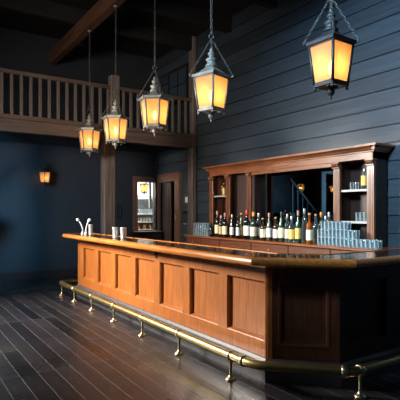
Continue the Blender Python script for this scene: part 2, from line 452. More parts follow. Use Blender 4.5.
for x, wd, lab in ((3.79, .125, 'free-standing square timber post under the middle of the balcony'), (5.905, .06, 'square timber post under the balcony against the sided wall'), (1.5, .1, 'square timber post under the balcony beside the staircase')):
    p = thing('wooden_post', lab, 'post', (x, YB+.09, 0), 'posts carrying the balcony')
    MB().cbox(x-wd, YB-.02, 0, x+wd, YB+.19, 3.06, .012).build('shaft', M['beam_z'], p)
    MB().cbox(x-wd-.01, YB-.028, 0.0, x+wd+.01, YB+.198, .18, .01).build('base_block', M['beam_z'], p)
tag(MB().cbox(-.4, YB, 2.66, 1.4, YB+.14, 2.78, .01).build('tie_beam', M['beam_x']), 'horizontal timber tie between post and staircase under the balcony', 'beam')

# staircase (seen in the mirror)
st = thing('staircase', 'dark straight staircase with a sloping handrail, seen in the bar mirror', 'staircase', (1.0, 10.7, 0))
n = 8; rise = .19; run = .215; xs = .02
b = MB()
for k in range(n):
    b.box(xs + k*run, 10.30, k*rise, xs + (k+1)*run + .02, YF-.05, (k+1)*rise)
b.box(xs, 10.3, -0, xs+n*run, 10.33, .02)
b.build('treads', M['dkwood'], st)
slope = rise/run
xa, xb = xs+.05, xs+n*run
def rz(x): return (x - xs)*slope + rise + .86
MB().extr([(xa, rz(xa)-.04), (xa, rz(xa)+.03), (xb, rz(xb)+.03), (xb, rz(xb)-.04)], 'y', 10.28, 10.35).build('handrail', M['beam_x'], st)
for k in range(n):
    x = xs + (k+.5)*run
    MB().box(x-.02, 10.295, (k+1)*rise, x+.02, 10.335, rz(x)-.03).build('baluster', M['dkwood'], st)
MB().cbox(xs-.03, 10.26, 0, xs+.07, 10.37, 1.25, .008).build('newel_post', M['dkwood'], st)

# ------------------------------------------------------------------ bar counter
A = (2.83, 3.19); B = (3.28, 2.73); FE = 8.37; XR = 5.95
bar = thing('bar_counter', 'long L-shaped oak bar counter with panelled front and dark polished top', 'bar counter', (3.0, 5.5, 0))
path = [(2.83, FE), A, B, (XR, 2.73)]        # outside is on the right-hand side of travel? travel -Y, right-hand = -X
# carcass
T = .05
core = [(2.83+T, FE-T), (2.83+T, 3.21), (3.30, 2.73+T), (XR, 2.73+T), (XR, 2.95), (3.36, 2.95), (3.08, 3.3), (3.08, FE-T)]
MB().prism(core, .05, 1.10).build('carcass', M['oak_deep_shade'], bar)
# inner staff shelf
MB().box(3.08, 3.6, .5, 3.3, FE-.1, .53).box(3.08, 3.6, .05, 3.3, FE-.1, .08).build('staff_shelf', M['oak_shade'], bar)
# front frame
ZB, ZP0, ZP1, ZT = .215, .365, .912, 1.10
cent = [3.50 + .718*k for k in range(7)]; HW = .283
fr = MB()
fr.cbox(2.83, A[1]+.012, ZB, 2.83+T, FE, ZP0, .003); fr.cbox(2.83, A[1]+.012, ZP1, 2.83+T, FE, ZT, .003)
edges = [A[1]+.012] + [v for c in cent for v in (c-HW, c+HW)] + [FE]
for k in range(0, len(edges), 2):
    fr.cbox(2.8295, edges[k], ZP0, 2.83+T, edges[k+1], ZP1, .003)
fr.build('front_frame', M['oak_z'], bar)
def panel_mesh():
    """recessed board with sloped surround, local: x depth (0 = face), y across, z up"""
    b = MB(); h = HW; z0 = 0; z1 = ZP1-ZP0; m = .035; dp = .04
    o = [(0.,-h,z0),(0.,h,z0),(0.,h,z1),(0.,-h,z1)]
    l = [(.004,-h+.006,z0+.006),(.004,h-.006,z0+.006),(.004,h-.006,z1-.006),(.004,-h+.006,z1-.006)]
    m2 = .012; mb_ = .03
    i = [(dp,-h+m2,z0+mb_),(dp,h-m2,z0+mb_),(dp,h-m2,z1-m2),(dp,-h+m2,z1-m2)]
    b.add(o+l+i, [(0,1,5,4),(1,2,6,5),(2,3,7,6),(3,0,4,7),(4,5,9,8),(5,6,10,9),(6,7,11,10),(7,4,8,11),(8,9,10,11)])
    return b
first = None
for k, c in enumerate(cent):
    if first is None:
        first = panel_mesh().build('panel', M['oak_z'], bar, local=True, fix=False)
        p = first
    else:
        p = first.copy(); COL.objects.link(p); p.parent = bar
    p.location = (2.83+.004 - 3.0, c - 5.5, ZP0)
# corner post and chamfer end
u = Vector((B[0]-A[0], B[1]-A[1])); L = u.length; u.normalize(); nrm = Vector((u.y, -u.x))  # outward
if nrm.x > 0: nrm = -nrm
def ch(s, dpt, z): # point along the chamfer, depth inwards
    q = Vector(A) + u*s - nrm*dpt
    return (q.x, q.y, z)
def chbox(mb, s0, s1, z0, z1, d0=0., d1=T):
    vs = [ch(s0,d0,z0),ch(s1,d0,z0),ch(s1,d1,z0),ch(s0,d1,z0),ch(s0,d0,z1),ch(s1,d0,z1),ch(s1,d1,z1),ch(s0,d1,z1)]
    mb.add(vs, [(0,3,2,1),(4,5,6,7),(0,1,5,4),(1,2,6,5),(2,3,7,6),(3,0,4,7)])
cp = MB(); cp.prism([(2.831, A[1]+.014), (2.828, A[1]+.006), (2.842, A[1]-.015), ch(.055,-.004,0)[:2], ch(.06,.06,0)[:2], (2.875, A[1]+.014)], ZB, ZT)
cp.build('corner_post', M['oak_z'], bar)
e = MB(); s0, s1 = .125, L-.10
chbox(e, .056, L, ZB, ZP0-.01); chbox(e, .056, L, ZP1, ZT); chbox(e, .056, s0, ZP0-.01, ZP1); chbox(e, s1, L, ZP0-.01, ZP1)
e.build('end_frame', M['oak_shade'], bar)
e = MB(); m = .04; z0, z1 = ZP0-.01, ZP1
o = [ch(s0,0,z0), ch(s1,0,z0), ch(s1,0,z1), ch(s0,0,z1)]
l = [ch(s0-.012,-.014,z0-.012), ch(s1+.012,-.014,z0-.012), ch(s1+.012,-.014,z1+.012), ch(s0-.012,-.014,z1+.012)]
l2 = [ch(s0+.01,-.012,z0+.01), ch(s1-.01,-.012,z0+.01), ch(s1-.01,-.012,z1-.01), ch(s0+.01,-.012,z1-.01)]
i_ = [ch(s0+m,.035,z0+m), ch(s1-m,.035,z0+m), ch(s1-m,.035,z1-m), ch(s0+m,.035,z1-m)]
l0 = [ch(s0-.014,0.001,z0-.014), ch(s1+.014,0.001,z0-.014), ch(s1+.014,0.001,z1+.014), ch(s0-.014,0.001,z1+.014)]
vs = l0+l+l2+i_; fs = []
for r in range(3):
    for k in range(4): fs.append((r*4+k, r*4+(k+1) % 4, (r+1)*4+(k+1) % 4, (r+1)*4+k))
fs.append((12,13,14,15)); e.add(vs, fs)
e.build('end_panel', M['oak_shade'], bar)
# return face toward the wall
r = MB(); r.box(B[0], 2.73, ZB, XR, 2.73+T, ZP0); r.box(B[0], 2.73, ZP1, XR, 2.73+T, ZT)
xs_ = [B[0], B[0]+.14]
k = 0; x = B[0]+.10
r.box(B[0], 2.73, ZP0, x, 2.73+T, ZP1)
while x < XR-.3:
    x1 = min(x+.585, XR-.1); r.box(x1, 2.73, ZP0, min(x1+.14, XR), 2.73+T, ZP1)
    x = x1+.14
r.build('return_frame', M['oak_deep_shade'], bar)
# far end face
MB().box(2.83, FE, ZB, 3.08, FE+.0, ZT).build('far_end_face', M['oak_shade'], bar) if False else None
MB().box(2.835, FE-T, ZB, 3.08, FE-.001, ZT).build('far_end_board', M['oak_z'], bar)
# plinth
pp = [(3.08, FE+.02), (2.83-.02+.02, FE+.02)]
path_o = [(3.06, FE), (2.83, FE), A, B, (XR, 2.73)]
MB().sweep(path_o, [(.0,.0),(.0,ZB),(-.0,ZB),(-.1,ZB),(-.1,0)][0:1] + [(.022,0),(.022,ZB-.03),(.008,ZB),(-.08,ZB),(-.08,0)]).build('plinth', M['plinth'], bar)
# moulding under the top
MB().sweep(path_o, [(-.01,1.035),(.012,1.04),(.016,1.06),(.05,1.085),(.055,1.10),(-.01,1.10)]).build('cove_moulding', M['oak_y'], bar)
# countertop
OH = .26
def offs(path, o):
    out = []; Pn = [Vector(p) for p in path]
    for i in range(len(Pn)):
        d0 = (Pn[i]-Pn[i-1]).normalized() if i else (Pn[1]-Pn[0]).normalized()
        d1 = (Pn[i+1]-Pn[i]).normalized() if i < len(Pn)-1 else d0
        n0 = Vector((d0.y,-d0.x)); n1 = Vector((d1.y,-d1.x)); mm = (n0+n1).normalized(); kk = 1/mm.dot(n0)
        q = Pn[i] + mm*kk*o; out.append((q.x, q.y))
    return out
OE = FE + .15; rr = .10
def outline(ins):
    """outer edge of the top, inset by ins, from the inner far corner round to the wall"""
    o = OH - ins; pts = [(3.10, OE-ins)]
    cx, cy, r_ = 2.83-OH+rr, OE-rr, rr-ins
    for t in range(7):
        a = PI/2 + (PI/2)*t/6
        pts.append((cx + r_*math.cos(a), cy + r_*math.sin(a)))
    q = offs([(2.83, 5.), A, B, (XR, 2.73)], o)
    pts += q[1:3] + [(XR, 2.73-o)]
    return pts
ov = outline(.045)
inner = [(XR, 2.99), (3.40, 2.99), (3.10, 3.30)]
topo = MB().prism(ov[:0] + ov + inner, 1.105, 1.152)
ct = topo.build('countertop', M['top'], bar)
MB().prism(ov + inner, 1.096, 1.1045).build('underside_board', M['oak_y'], ct)
prof = [(0,1.083),(.03,1.081),(.047,1.09),(.056,1.104),(.058,1.12),(.054,1.137),(.044,1.15),(.028,1.1565),(0,1.157)]
MB().sweep(outline(.05), prof).build('bullnose_edge', M['oak_edge'], ct)
MB().sweep([(XR,2.97),(3.39,2.97),(3.08,3.29),(3.08,OE-.02)], [(0,1.10),(0,1.158),(-.028,1.158),(-.028,1.10)]).build('inner_edge_strip', M['oak_edge'], ct)
# bag hook on the stile
MB().cbox(2.818, 5.275, .955, 2.829, 5.325, 1.045, .003).tube([(2.818,5.285,1.0),(2.795,5.285,1.005),(2.795,5.315,1.005),(2.818,5.315,1.0)], .006, 8).build('bottle_opener', M['iron_dk'], bar)

# ------------------------------------------------------------------ foot rail
fr_ = thing('foot_rail', 'polished brass foot rail on stubby brass stanchions around the bar base', 'foot rail', (2.6, 6.0, 0))
ZR = .222; RR = .041
def arc(c, r, a0, a1, n=7): return [(c[0]+r*math.cos(a0+(a1-a0)*i/n), c[1]+r*math.sin(a0+(a1-a0)*i/n), ZR) for i in range(n+1)]
q = offs([(2.83, 5.), A, B, (XR, 2.73)], .23)
pts = [(3.0, 8.74, ZR)]
pts += arc((2.72, 8.62), .12, PI/2, PI)
c1 = Vector((q[1][0], q[1][1])); 
def bend(c, pa, pb, r, n=7):
    c = Vector(c); d0 = (c-Vector(pa)).normalized(); d1 = (Vector(pb)-c).normalized(); out = []
    for i in range(n+1):
        t = i/n; p = (c-d0*r)*(1-t)**2 + 2*c*t*(1-t) + (c+d1*r)*t*t
        out.append((p.x, p.y, ZR))
    return out
pts += bend(q[1], (2.6, 6), q[2], .14); pts += bend(q[2], q[1], (5.5, q[2][1]), .06, 4); pts += [(5.9, q[2][1], ZR)]
MB().tube(pts, RR, 14).build('rail_tube', M['brass'], fr_)
def collar(c, d, ln=.05, r=.05):
    c = Vector(c); d = Vector(d).normalized()
    return MB().tube([c-d*ln/2, c-d*(ln/2-.006), c+d*(ln/2-.006), c+d*ln/2], [r-.006, r, r, r-.006], 14)
stn = [(2.6, y) for y in (8.70, 7.88, 7.03, 6.15, 5.25, 4.35, 3.42)] + [(3.262, q[2][1]), (4.2, q[2][1]), (5.1, q[2][1])]
for i, (x, y) in enumerate(stn):
    if i == 0: x, y = 2.615, 8.64
    s = MB().lathe([(.052,0),(.052,.008),(.04,.018),(.022,.03),(.016,.045),(.014,.07),(.014,.15),(.018,.165),(.024,.18),(.024,.19)], (x, y, 0), 16)
    so = s.build('stanchion', M['brass_hi'], fr_)
    d = (0,1,0) if i < 7 else (1,0,0)
    collar((x, y, ZR), d).build('collar', M['brass_hi'], so)
collar((2.6, 3.24, ZR), (0,1,0), .06, .051).build('joint_sleeve', M['brass_hi'], fr_)
collar((3.13, q[2][1]+.055+.0, ZR), (q[2][0]-q[1][0], q[2][1]-q[1][1], 0), .05, .053).build('joint_sleeve', M['brass_hi'], fr_)
MB().tube([(2.9, 8.74, ZR),(3.0,8.74,ZR),(3.05,8.68,ZR),(3.05,8.40,ZR)], .028, 12).build('end_return', M['brass'], fr_)

# ------------------------------------------------------------------ things on the bar
def tap(x, y, lean, label):
    t = thing('beer_tap', label, 'tap', (x, y, 1.153), 'chrome tap handles at the far end of the bar')
    MB().lathe([(.035,0),(.035,.01),(.024,.02),(.022,.05),(.026,.055)], (x,y,1.153), 14).build('base', M['steel'], t)
    pth = [(x,y,1.2)]
    for k in range(1, 9):
        s_ = k/8; pth.append((x + lean[0]*s_**2.2, y + lean[1]*s_**2.2, 1.2 + .21*s_))
    MB().tube(pth, [.015 - .004*k/8 for k in range(9)], 10).build('stem', M['steel'], t)
    ex = pth[-1]
    MB().lathe([(0,-.03),(.022,-.022),(.031,-.004),(.03,.01),(.02,.024),(0,.03)], ex, 14).build('knob', M['white'], t)
tap(2.80, 8.02, (-.07, .06), 'tall chrome bar tap with white knob leaning toward the far bar end')
tap(2.80, 7.86, (.05, -.04), 'tall chrome bar tap with white knob beside the lone steel cup')
def cup(x, y, h, r, label, grp=None):
    t = thing('steel_cup', label, 'cup', (x, y, 1.153), grp)
    MB().lathe([(0,.003),(r*.82,.003),(r*.84,0),(r*.86,.008),(r,h-.008),(r*1.03,h-.004),(r*1.0,h),(r*.97,h-.004),(r*.80,.01),(0,.01)], (x,y,1.153), 20).build('cup_body', M['steel'], t)
    MB().lathe([(r*1.0,h-.008),(r*1.06,h-.006),(r*1.06,h+.0),(r*.98,h+.001)], (x,y,1.153), 20).build('rim', M['steel'], t)
cup(2.80, 7.62, .18, .038, 'straight steel cup standing alone next to the chrome taps')
cup(2.80, 6.56, .165, .047, 'polished steel cup, the farther of the pair on the bar edge')
cup(2.84, 6.36, .165, .047, 'polished steel cup, the nearer of the pair on the bar edge')

# ------------------------------------------------------------------ back counter
KY0, KY1, KX, KZ = 3.80, 8.76, 5.40, 1.045
bc = thing('back_counter', 'oak back counter with drawer fronts below the bottles', 'counter', (5.7, 6.3, 0))
MB().box(KX+.02, KY0+.03, .09, XW-.03, KY1-.03, KZ-.04).box(KX+.07, KY0+.05, 0, XW-.03, KY1-.05, .09).build('carcass', M['walnut_z'], bc)
MB().cbox(KX-.03, KY0, KZ-.04, XW-.03, KY1, KZ, .008).build('worktop', M['walnut_y'], bc)
yy = [3.85, 4.67, 5.55, 6.5, 7.47, 8.16, 8.71]
for k in range(6):
    a_, b2 = yy[k]+.008, yy[k+1]-.008
    dr = MB().cbox(KX-.0, a_, KZ-.235, KX+.02, b2, KZ-.055, .005).build('drawer', M['walnut_dr'], bc)
    ym = (a_+b2)/2
    MB().lathe([(0,0),(.016,.004),(.012,.014),(.0,.018)], (0,0,0), 10).build('knob', M['brass'], dr, local=True)
    kb = dr.children[0]; kb.rotation_euler = (0,-PI/2,0); kb.location = (KX-5.7, ym-6.3, KZ-.145)
    dd = MB().cbox(KX, a_, .12, KX+.02, b2, KZ-.25, .005).cbox(KX-.008, a_+.08, .2, KX+.002, b2-.08, KZ-.33, .004).build('cabinet_door', M['walnut_z'], bc)

# ------------------------------------------------------------------ hutch on the back counter
HX = 5.65; H0 = KZ; HC0 = 2.31
hu = thing('back_bar_hutch', 'tall oak back bar hutch with moulded cornice, columns, shelves and mirror', 'cabinet', (5.8, 6.13, KZ))
Y0, Y1 = 4.09, 8.18
cols = [(8.05,8.18),(7.455,7.59),(6.80,6.916),(4.695,4.82),(4.09,4.214)]
HR = 6.0-.03
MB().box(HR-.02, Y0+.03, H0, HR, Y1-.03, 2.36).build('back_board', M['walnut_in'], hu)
M['side_dk'] = wood('unlit cabinet side', (16,10,8), (26,16,12), 'z', .6, 0, 14, .07)  # shade on the right end put into the wood colour
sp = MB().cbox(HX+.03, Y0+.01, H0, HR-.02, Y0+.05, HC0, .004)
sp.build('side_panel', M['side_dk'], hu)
MB().cbox(HX+.03, Y1-.05, H0, HR-.02, Y1-.01, HC0, .004).build('side_panel', M['walnut_z'], hu)
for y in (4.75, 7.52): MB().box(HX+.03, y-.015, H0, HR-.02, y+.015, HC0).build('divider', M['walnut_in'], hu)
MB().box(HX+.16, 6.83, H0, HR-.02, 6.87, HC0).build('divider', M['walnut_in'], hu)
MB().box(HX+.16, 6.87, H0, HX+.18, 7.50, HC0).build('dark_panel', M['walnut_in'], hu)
for (a_, b2) in cols:
    c = MB().cbox(HX-.01, a_, H0, HX+.04, b2, HC0, .006)
    w_ = b2-a_
    for t in (.28, .5, .72): c.box(HX-.016, a_+w_*t-.008, H0+.1, HX-.008, a_+w_*t+.008, HC0-.14)
    c.cbox(HX-.025, a_-.006, H0, HX+.045, b2+.006, H0+.07, .005)
    co_ = c.build('column', M['walnut_z'], hu)
    g = MB().cbox(HX-.035, a_-.01, HC0-.10, HX+.045, b2+.01, HC0-.075, .006).cbox(HX-.05, a_-.014, HC0-.03, HX+.045, b2+.014, HC0, .006)
    g.tube([(HX-.03, a_+.002, HC0-.052),(HX-.03, b2-.002, HC0-.052)], .024, 10)
    g.tube([(HX-.045, a_+w_*.25, HC0-.05),(HX-.045, a_+w_*.75, HC0-.05)], .018, 8)
    g.build('capital', M['walnut_z'], co_)
CP = [(.0, HC0), (.0, 2.40), (.02, 2.405), (.02, 2.42), (.035, 2.43), (.05, 2.455), (.085, 2.475), (.10, 2.48), (.10, 2.51), (-.36, 2.51), (-.36, HC0)]
cn = MB()
cn.extr([(HX-.02-o, z) for (o, z) in CP[:9]] + [(HR, 2.51), (HR, HC0)], 'y', Y0, Y1)
# returned ends
for s_, ye in ((-1, Y0), (1, Y1)):
    cn.extr([(ye + s_*o, z) for (o, z) in CP[:9]] + [(ye - s_*.02, 2.51), (ye - s_*.02, HC0)], 'x', HX-.02, HR)
    for o, z0_, z1_ in ((.02, 2.405, 2.43), (.05, 2.43, 2.48), (.10, 2.48, 2.51)):
        cn.box(HX-.02-o, ye, z0_, HX-.0, ye + s_*o, z1_)
cn.build('cornice', M['walnut_y'], hu)
MB().box(HX+.0, 4.82, HC0-.06, HX+.03, 6.80, HC0).build('mirror_head_rail', M['walnut_y'], hu)
mm, nt, b = base('mirror silver'); b.inputs['Metallic'].default_value = 1; b.inputs['Roughness'].default_value = .02; b.inputs['Base Color'].default_value = (.14,.15,.16,1)
MB().box(5.925, 4.765, H0+.01, 5.93, 6.83, HC0).build('mirror', mm, hu)
shelfm = plain('pale shelf edge', (150,146,140), .4)
MB().box(HX+.03, 4.10+.03, 1.855, HR-.02, 4.735, 1.88).build('shelf', M['walnut_y'], hu)
MB().box(HX+.03, 4.10+.03, 1.385, HR-.02, 4.735, 1.41).build('shelf', M['walnut_y'], hu)
MB().box(HX+.03, 7.535, 1.865, HR-.02, 8.13, 1.89).build('shelf', M['walnut_y'], hu)
for a_, b2, zz in ((4.13,4.735,1.852),(4.13,4.735,1.382),(7.535,8.13,1.862)):
    MB().box(HX+.022, a_, zz, HX+.03, b2, zz+.032).build('shelf_edging', shelfm, hu)

# ------------------------------------------------------------------ bottles
lab_m = {
 'cream': plain('cream label', (232,222,188), .6, 0, 0, .12), 'white': plain('white label', (236,234,226), .6, 0, 0, .1),
 'tan': plain('tan label', (196,160,104), .6, 0, 0, .2), 'yellow': plain('yellow label', (228,196,110), .6, 0, 0, .12),
 'black': plain('black label', (28,28,30), .5), 'amber': plain('golden label', (236,178,84), .5, 0, 0, .1)}
cap_m = {'silver': plain('silver foil', (170,165,165), .35, .6), 'red': plain('red foil', (196,36,30), .4), 'orange': plain('orange foil', (222,140,52), .45),
 'tan': plain('cork', (190,142,100), .7), 'black': plain('black cap', (22,22,24), .4), 'pink': plain('dusty pink foil', (176,128,118), .45), 'green': plain('green foil', (30,66,42), .4)}
def bglass(name, col, rough=.07):
    m, nt, b = base(name); b.inputs['Base Color'].default_value = lin(col); b.inputs['Roughness'].default_value = rough
    b.inputs['Coat Weight'].default_value = .6; b.inputs['Coat Roughness'].default_value = .05; return m
gl_m = {'dark': bglass('black glass', (18,18,18)), 'green': bglass('green glass', (18,62,38)), 'olive': bglass('olive glass', (58,62,32)), 'brown': bglass('brown glass', (62,34,16)),
 'whisky': bglass('whisky in glass', (132,62,16)), 'clear': clearglass('clear bottle glass', (190,206,204), (190,206,208), .12, .9), 'teal': clearglass('pale green bottle glass', (80,110,92), (120,150,132), .3, .9)}
shapes = {
 'wine': [(0,0),(.9,.0),(1,.02),(1,.58),(.93,.64),(.6,.70),(.38,.75),(.36,.80),(.36,.955),(.42,.96),(.42,.98),(.36,.985)],
 'slope': [(0,0),(.9,0),(1,.02),(1,.48),(.9,.58),(.62,.68),(.42,.76),(.36,.82),(.34,.955),(.41,.96),(.41,.98),(.35,.985)],
 'spirit': [(0,0),(.92,0),(1,.02),(1,.56),(.96,.62),(.7,.68),(.4,.71),(.36,.74),(.36,.93),(.44,.935),(.44,.97),(.36,.975)],
 'stub': [(0,0),(.92,0),(1,.03),(1,.55),(.9,.66),(.6,.74),(.5,.78),(.5,.93),(.56,.94),(.56,.98),(.5,.985)]}
KINDS = {}
def bottle(x, y, z, H, R, shape, glass, label, cap, text, lz=(.12,.46), grp='bottles lined up on the back counter', face=None):
    t = thing('bottle', text, 'bottle', (x, y, z), grp)
    pr = [(r*R, h*H) for r, h in shapes[shape]]
    MB().lathe(pr, (0,0,0), 18).build('glass_body', gl_m[glass], t, local=True)
    ang = math.atan2(-y, -x) if face is None else face
    if label:
        MB().lathe([(R*1.015, lz[0]*H), (R*1.015, lz[1]*H)], (0,0,0), 12, 1.25*PI, ang-.625*PI).build('paper_label', lab_m[label], t, local=True, fix=False)
    rn = pr[-2][0]*1.06; cz = .84 if cap in ('red','orange','pink','silver','green') and shape != 'stub' else .93
    MB().lathe([(rn*.93, cz*H), (rn, (cz+.01)*H), (rn, .99*H), (rn*.9, H), (0, H)], (0,0,0), 12).build('cap', cap_m[cap], t, local=True)
    return t
def XYpx(px, X):
    r = (px-200)/463.; return X*(.834-.551*r)/(.834*r+.551)
def hpx(ytop, X, px):
    r = (px-200)/463.; d = X/(.834*r+.551); return HC - (ytop-212)*d/463.
BT = [ # px, x, top y, radius px, shape, glass, label, cap, text
 (211.2,5.46,223,2.0,'stub','dark','black','black','squat black bottle with a dark label, first from the tumblers'),
 (217.3,5.50,211,2.6,'wine','dark','cream','pink','tall dark wine bottle with cream label, second from the far counter end'),
 (221.0,5.46,215.5,2.2,'wine','dark','tan','silver','shorter dark wine bottle between two taller ones, third from far counter end'),
 (225.0,5.48,213,2.6,'wine','dark','cream','pink','dark wine bottle with broad cream label in front of second column'),
 (232.0,5.52,214.5,2.2,'slope','dark','white','silver','dark bottle with white label just right of the second column'),
 (237.9,5.43,216,1.9,'wine','dark','white','black','low dark bottle with white label, left of the tan labelled one'),
 (241.4,5.53,213,2.5,'slope','olive','tan','tan','olive glass bottle with tan label beside the red capped bottle'),
 (247.0,5.46,210,3.4,'wine','dark','white','red','dark wine bottle with bright red foil cap and white label'),
 (253.6,5.48,212,3.5,'spirit','teal','cream','orange','pale glass bottle with orange foil cap and large cream label'),
 (258.6,5.62,213,2.8,'slope','clear','cream','silver','clear glass bottle with silver cap right of the orange capped one'),
 (262.9,5.45,218,2.8,'spirit','brown','cream','tan','short brown bottle with cream label in front of mirror edge'),
 (269.2,5.50,213,2.9,'slope','olive','white','pink','tall olive bottle with narrow white label, between two shorter brown ones'),
 (275.8,5.46,217,2.8,'spirit','brown','white','tan','short brown bottle with white label left of slim green one'),
 (281.3,5.50,211.5,2.7,'slope','green','cream','green','slim green bottle with cream label and green cap'),
 (287.6,5.54,214,2.8,'wine','teal','cream','silver','pale green bottle half hidden behind a short clear bottle'),
 (291.8,5.44,216,3.2,'spirit','clear','yellow','silver','short clear bottle with pale yellow label'),
 (298.3,5.48,210.5,3.0,'slope','green','yellow','pink','tall green bottle with yellow label, first left of whisky'),
 (304.6,5.54,208.5,3.0,'slope','clear',None,'silver','tallest clear bottle without label, behind the whisky bottle'),
 (309.6,5.44,213,3.4,'spirit','whisky','cream','tan','amber whisky bottle with cream label and cork stopper'),
 (315.8,5.62,214,2.8,'slope','clear',None,'tan','clear bottle with cork, first behind the stacked tumblers'),
 (321.2,5.62,212,2.8,'slope','clear',None,'orange','clear bottle with orange foil, second behind the stacked tumblers'),
 (325.8,5.63,216,2.8,'spirit','clear',None,'silver','short clear bottle, third behind the stacked tumblers'),
 (329.0,5.58,212,2.8,'slope','clear',None,'silver','tall clear bottle, nearest the fluted column behind tumblers')]
for (px, X, yt, rp, sh, g, lb, cp_, tx) in BT:
    y = XYpx(px, X); r = (px-200)/463.; d = X/(.834*r+.551)
    H = hpx(yt, X, px) - KZ
    off = (-.1 if lb and px > 300 else 0)
    bottle(X, y, KZ+.001, H, rp*d/463., sh, g, lb, cp_, tx, (.14,.50) if H < .45 else (.13,.46))
bottle(5.80, XYpx(364.4, 5.80), 1.881, .31, .048, 'spirit', 'clear', 'amber', 'silver', 'clear bottle with large golden label on the top right shelf', (.2,.66), 'bottles on the hutch shelves')
bottle(5.80, XYpx(224.0, 5.80), 1.891, .27, .032, 'slope', 'clear', 'amber', 'tan', 'pale bottle with golden label on the shelf at the far end', (.1,.62), 'bottles on the hutch shelves')
bottle(5.86, XYpx(222.0, 5.86), 1.891, .22, .028, 'spirit', 'clear', None, 'silver', 'small clear bottle behind the golden one on the far shelf', (.1,.62), 'bottles on the hutch shelves')

# ------------------------------------------------------------------ tumblers
gm = clearglass('tumbler glass', (232,242,246), (250,255,255), .05, 1.0, .05, 1.6)
def tumbler_proto(H, R):
    b = MB().lathe([(0,.012),(R*.8,.012),(R*.86,0),(R*.9,.004),(R,H-.003),(R*.985,H),(R*.955,H-.003),(R*.84,.016)], (0,0,0), 12)
    return b
ST = .12; RT = .031
proto = None
def tumbler(x, y, z, label, grp, sc=1.):
    global proto
    if proto is None:
        o = tumbler_proto(ST, RT).build('glass_tumbler', gm); proto = o
    else:
        o = proto.copy(); COL.objects.link(o)
    o.location = (x, y, z); o.rotation_euler = (0,0,random.random()*6); o.scale = (sc,sc,sc)
    tag(o, label, 'glass', grp)
    return o
Y2, Y3 = XYpx(356, 5.44), XYpx(349, 5.44)
for k in range(15):
    for j in range(2):
        y = 3.90 + .072*k; x = 5.435 + .068*j
        tumbler(x, y, KZ+.001, 'clear straight tumbler in the bottom tier of the stacked glasses', 'tumblers in the bottom tier')
        if y > Y2:
            tumbler(x+.002, y+.003, KZ+.002+ST, 'clear straight tumbler in the middle tier of the stacked glasses', 'tumblers in the middle tier')
        if y > Y3 and y < 4.86:
            tumbler(x, y+.005, KZ+.003+2*ST, 'clear straight tumbler in the top tier of the stacked glasses', 'tumblers in the top tier')
for k, y in enumerate((7.95, 8.03, 8.12, 8.20, 8.29, 8.37, 8.46)):
    for j in range(2):
        tumbler(5.46 + .075*j, y, KZ+.001, 'clear straight tumbler standing in the lower tier at the far end of the back counter', 'lower tumblers at the far counter end', 1.12)
        if k > 0: tumbler(5.46 + .075*j, y-.01, KZ+.002+ST*1.12, 'clear straight tumbler in the upper tier at the far end of the back counter', 'upper tumblers at the far counter end', 1.12)
for px in (352, 357): tumbler(5.78, XYpx(px, 5.78), 1.881, 'small clear tumbler on the top shelf beside the golden labelled bottle', 'tumblers on the top hutch shelf', .95)
for px in (358, 362, 366): tumbler(5.76, XYpx(px, 5.76), 1.411, 'clear tumbler on the lower hutch shelf near the end column', 'tumblers on the lower hutch shelf', 1.1)

# ------------------------------------------------------------------ lanterns
def frosted():
    m = bpy.data.materials.new('frosted lantern pane'); m.use_nodes = True; nt = m.node_tree; nt.nodes.clear()
    out = N(nt, 'ShaderNodeOutputMaterial')
    tl = N(nt, 'ShaderNodeBsdfTranslucent'); tl.inputs['Color'].default_value = (.95,.54,.23,1)
    df = N(nt, 'ShaderNodeBsdfDiffuse'); df.inputs['Color'].default_value = (.75,.5,.28,1)
    tr = N(nt, 'ShaderNodeBsdfTransparent'); tr.inputs['Color'].default_value = (1,.82,.55,1)
    a = N(nt, 'ShaderNodeMixShader'); a.inputs[0].default_value = .22
    nt.links.new(tl.outputs[0], a.inputs[1]); nt.links.new(df.outputs[0], a.inputs[2])
    b = N(nt, 'ShaderNodeMixShader'); b.inputs[0].default_value = .30
    nt.links.new(a.outputs[0], b.inputs[1]); nt.links.new(tr.outputs[0], b.inputs[2])
    em = N(nt, 'ShaderNodeEmission'); em.inputs['Color'].default_value = lin((255,170,80)); em.inputs['Strength'].default_value = .10
    ad = N(nt, 'ShaderNodeAddShader'); nt.links.new(b.outputs[0], ad.inputs[0]); nt.links.new(em.outputs[0], ad.inputs[1])
    nt.links.new(ad.outputs[0], out.inputs['Surface'])
    return m
M['pane'] = frosted(); M['bulb'] = emis('glowing bulb', (255,214,140), 14)
def ngon(n, r, rot=0): return [(r*math.cos(2*PI*k/n+rot), r*math.sin(2*PI*k/n+rot)) for k in range(n)]
def chain_mesh(mb, a, b, pitch=.042, lr=.012, th=.003, seg=10):
    a, b = Vector(a), Vector(b); L = (b-a).length; n = max(2, round(L/pitch)); d = (b-a)/n; t = d.normalized()
    u = t.cross(Vector((0,1,0)));
    if u.length < .1: u = t.cross(Vector((1,0,0)))
    u.normalize(); w_ = t.cross(u)
    hl = d.length*.5 + th*1.6
    for k in range(n):
        c = a + d*(k+.5); s_ = u if k % 2 else w_
        pts = []
        for i in range(seg):
            an = 2*PI*i/seg; ca, sa = math.cos(an), math.sin(an)
            pts.append(c + t*(hl*ca) + s_*(lr*(abs(sa)**.8)*(1 if sa > 0 else -1)))
        mb.tube(pts, th, 5, closed=True)
    return mb
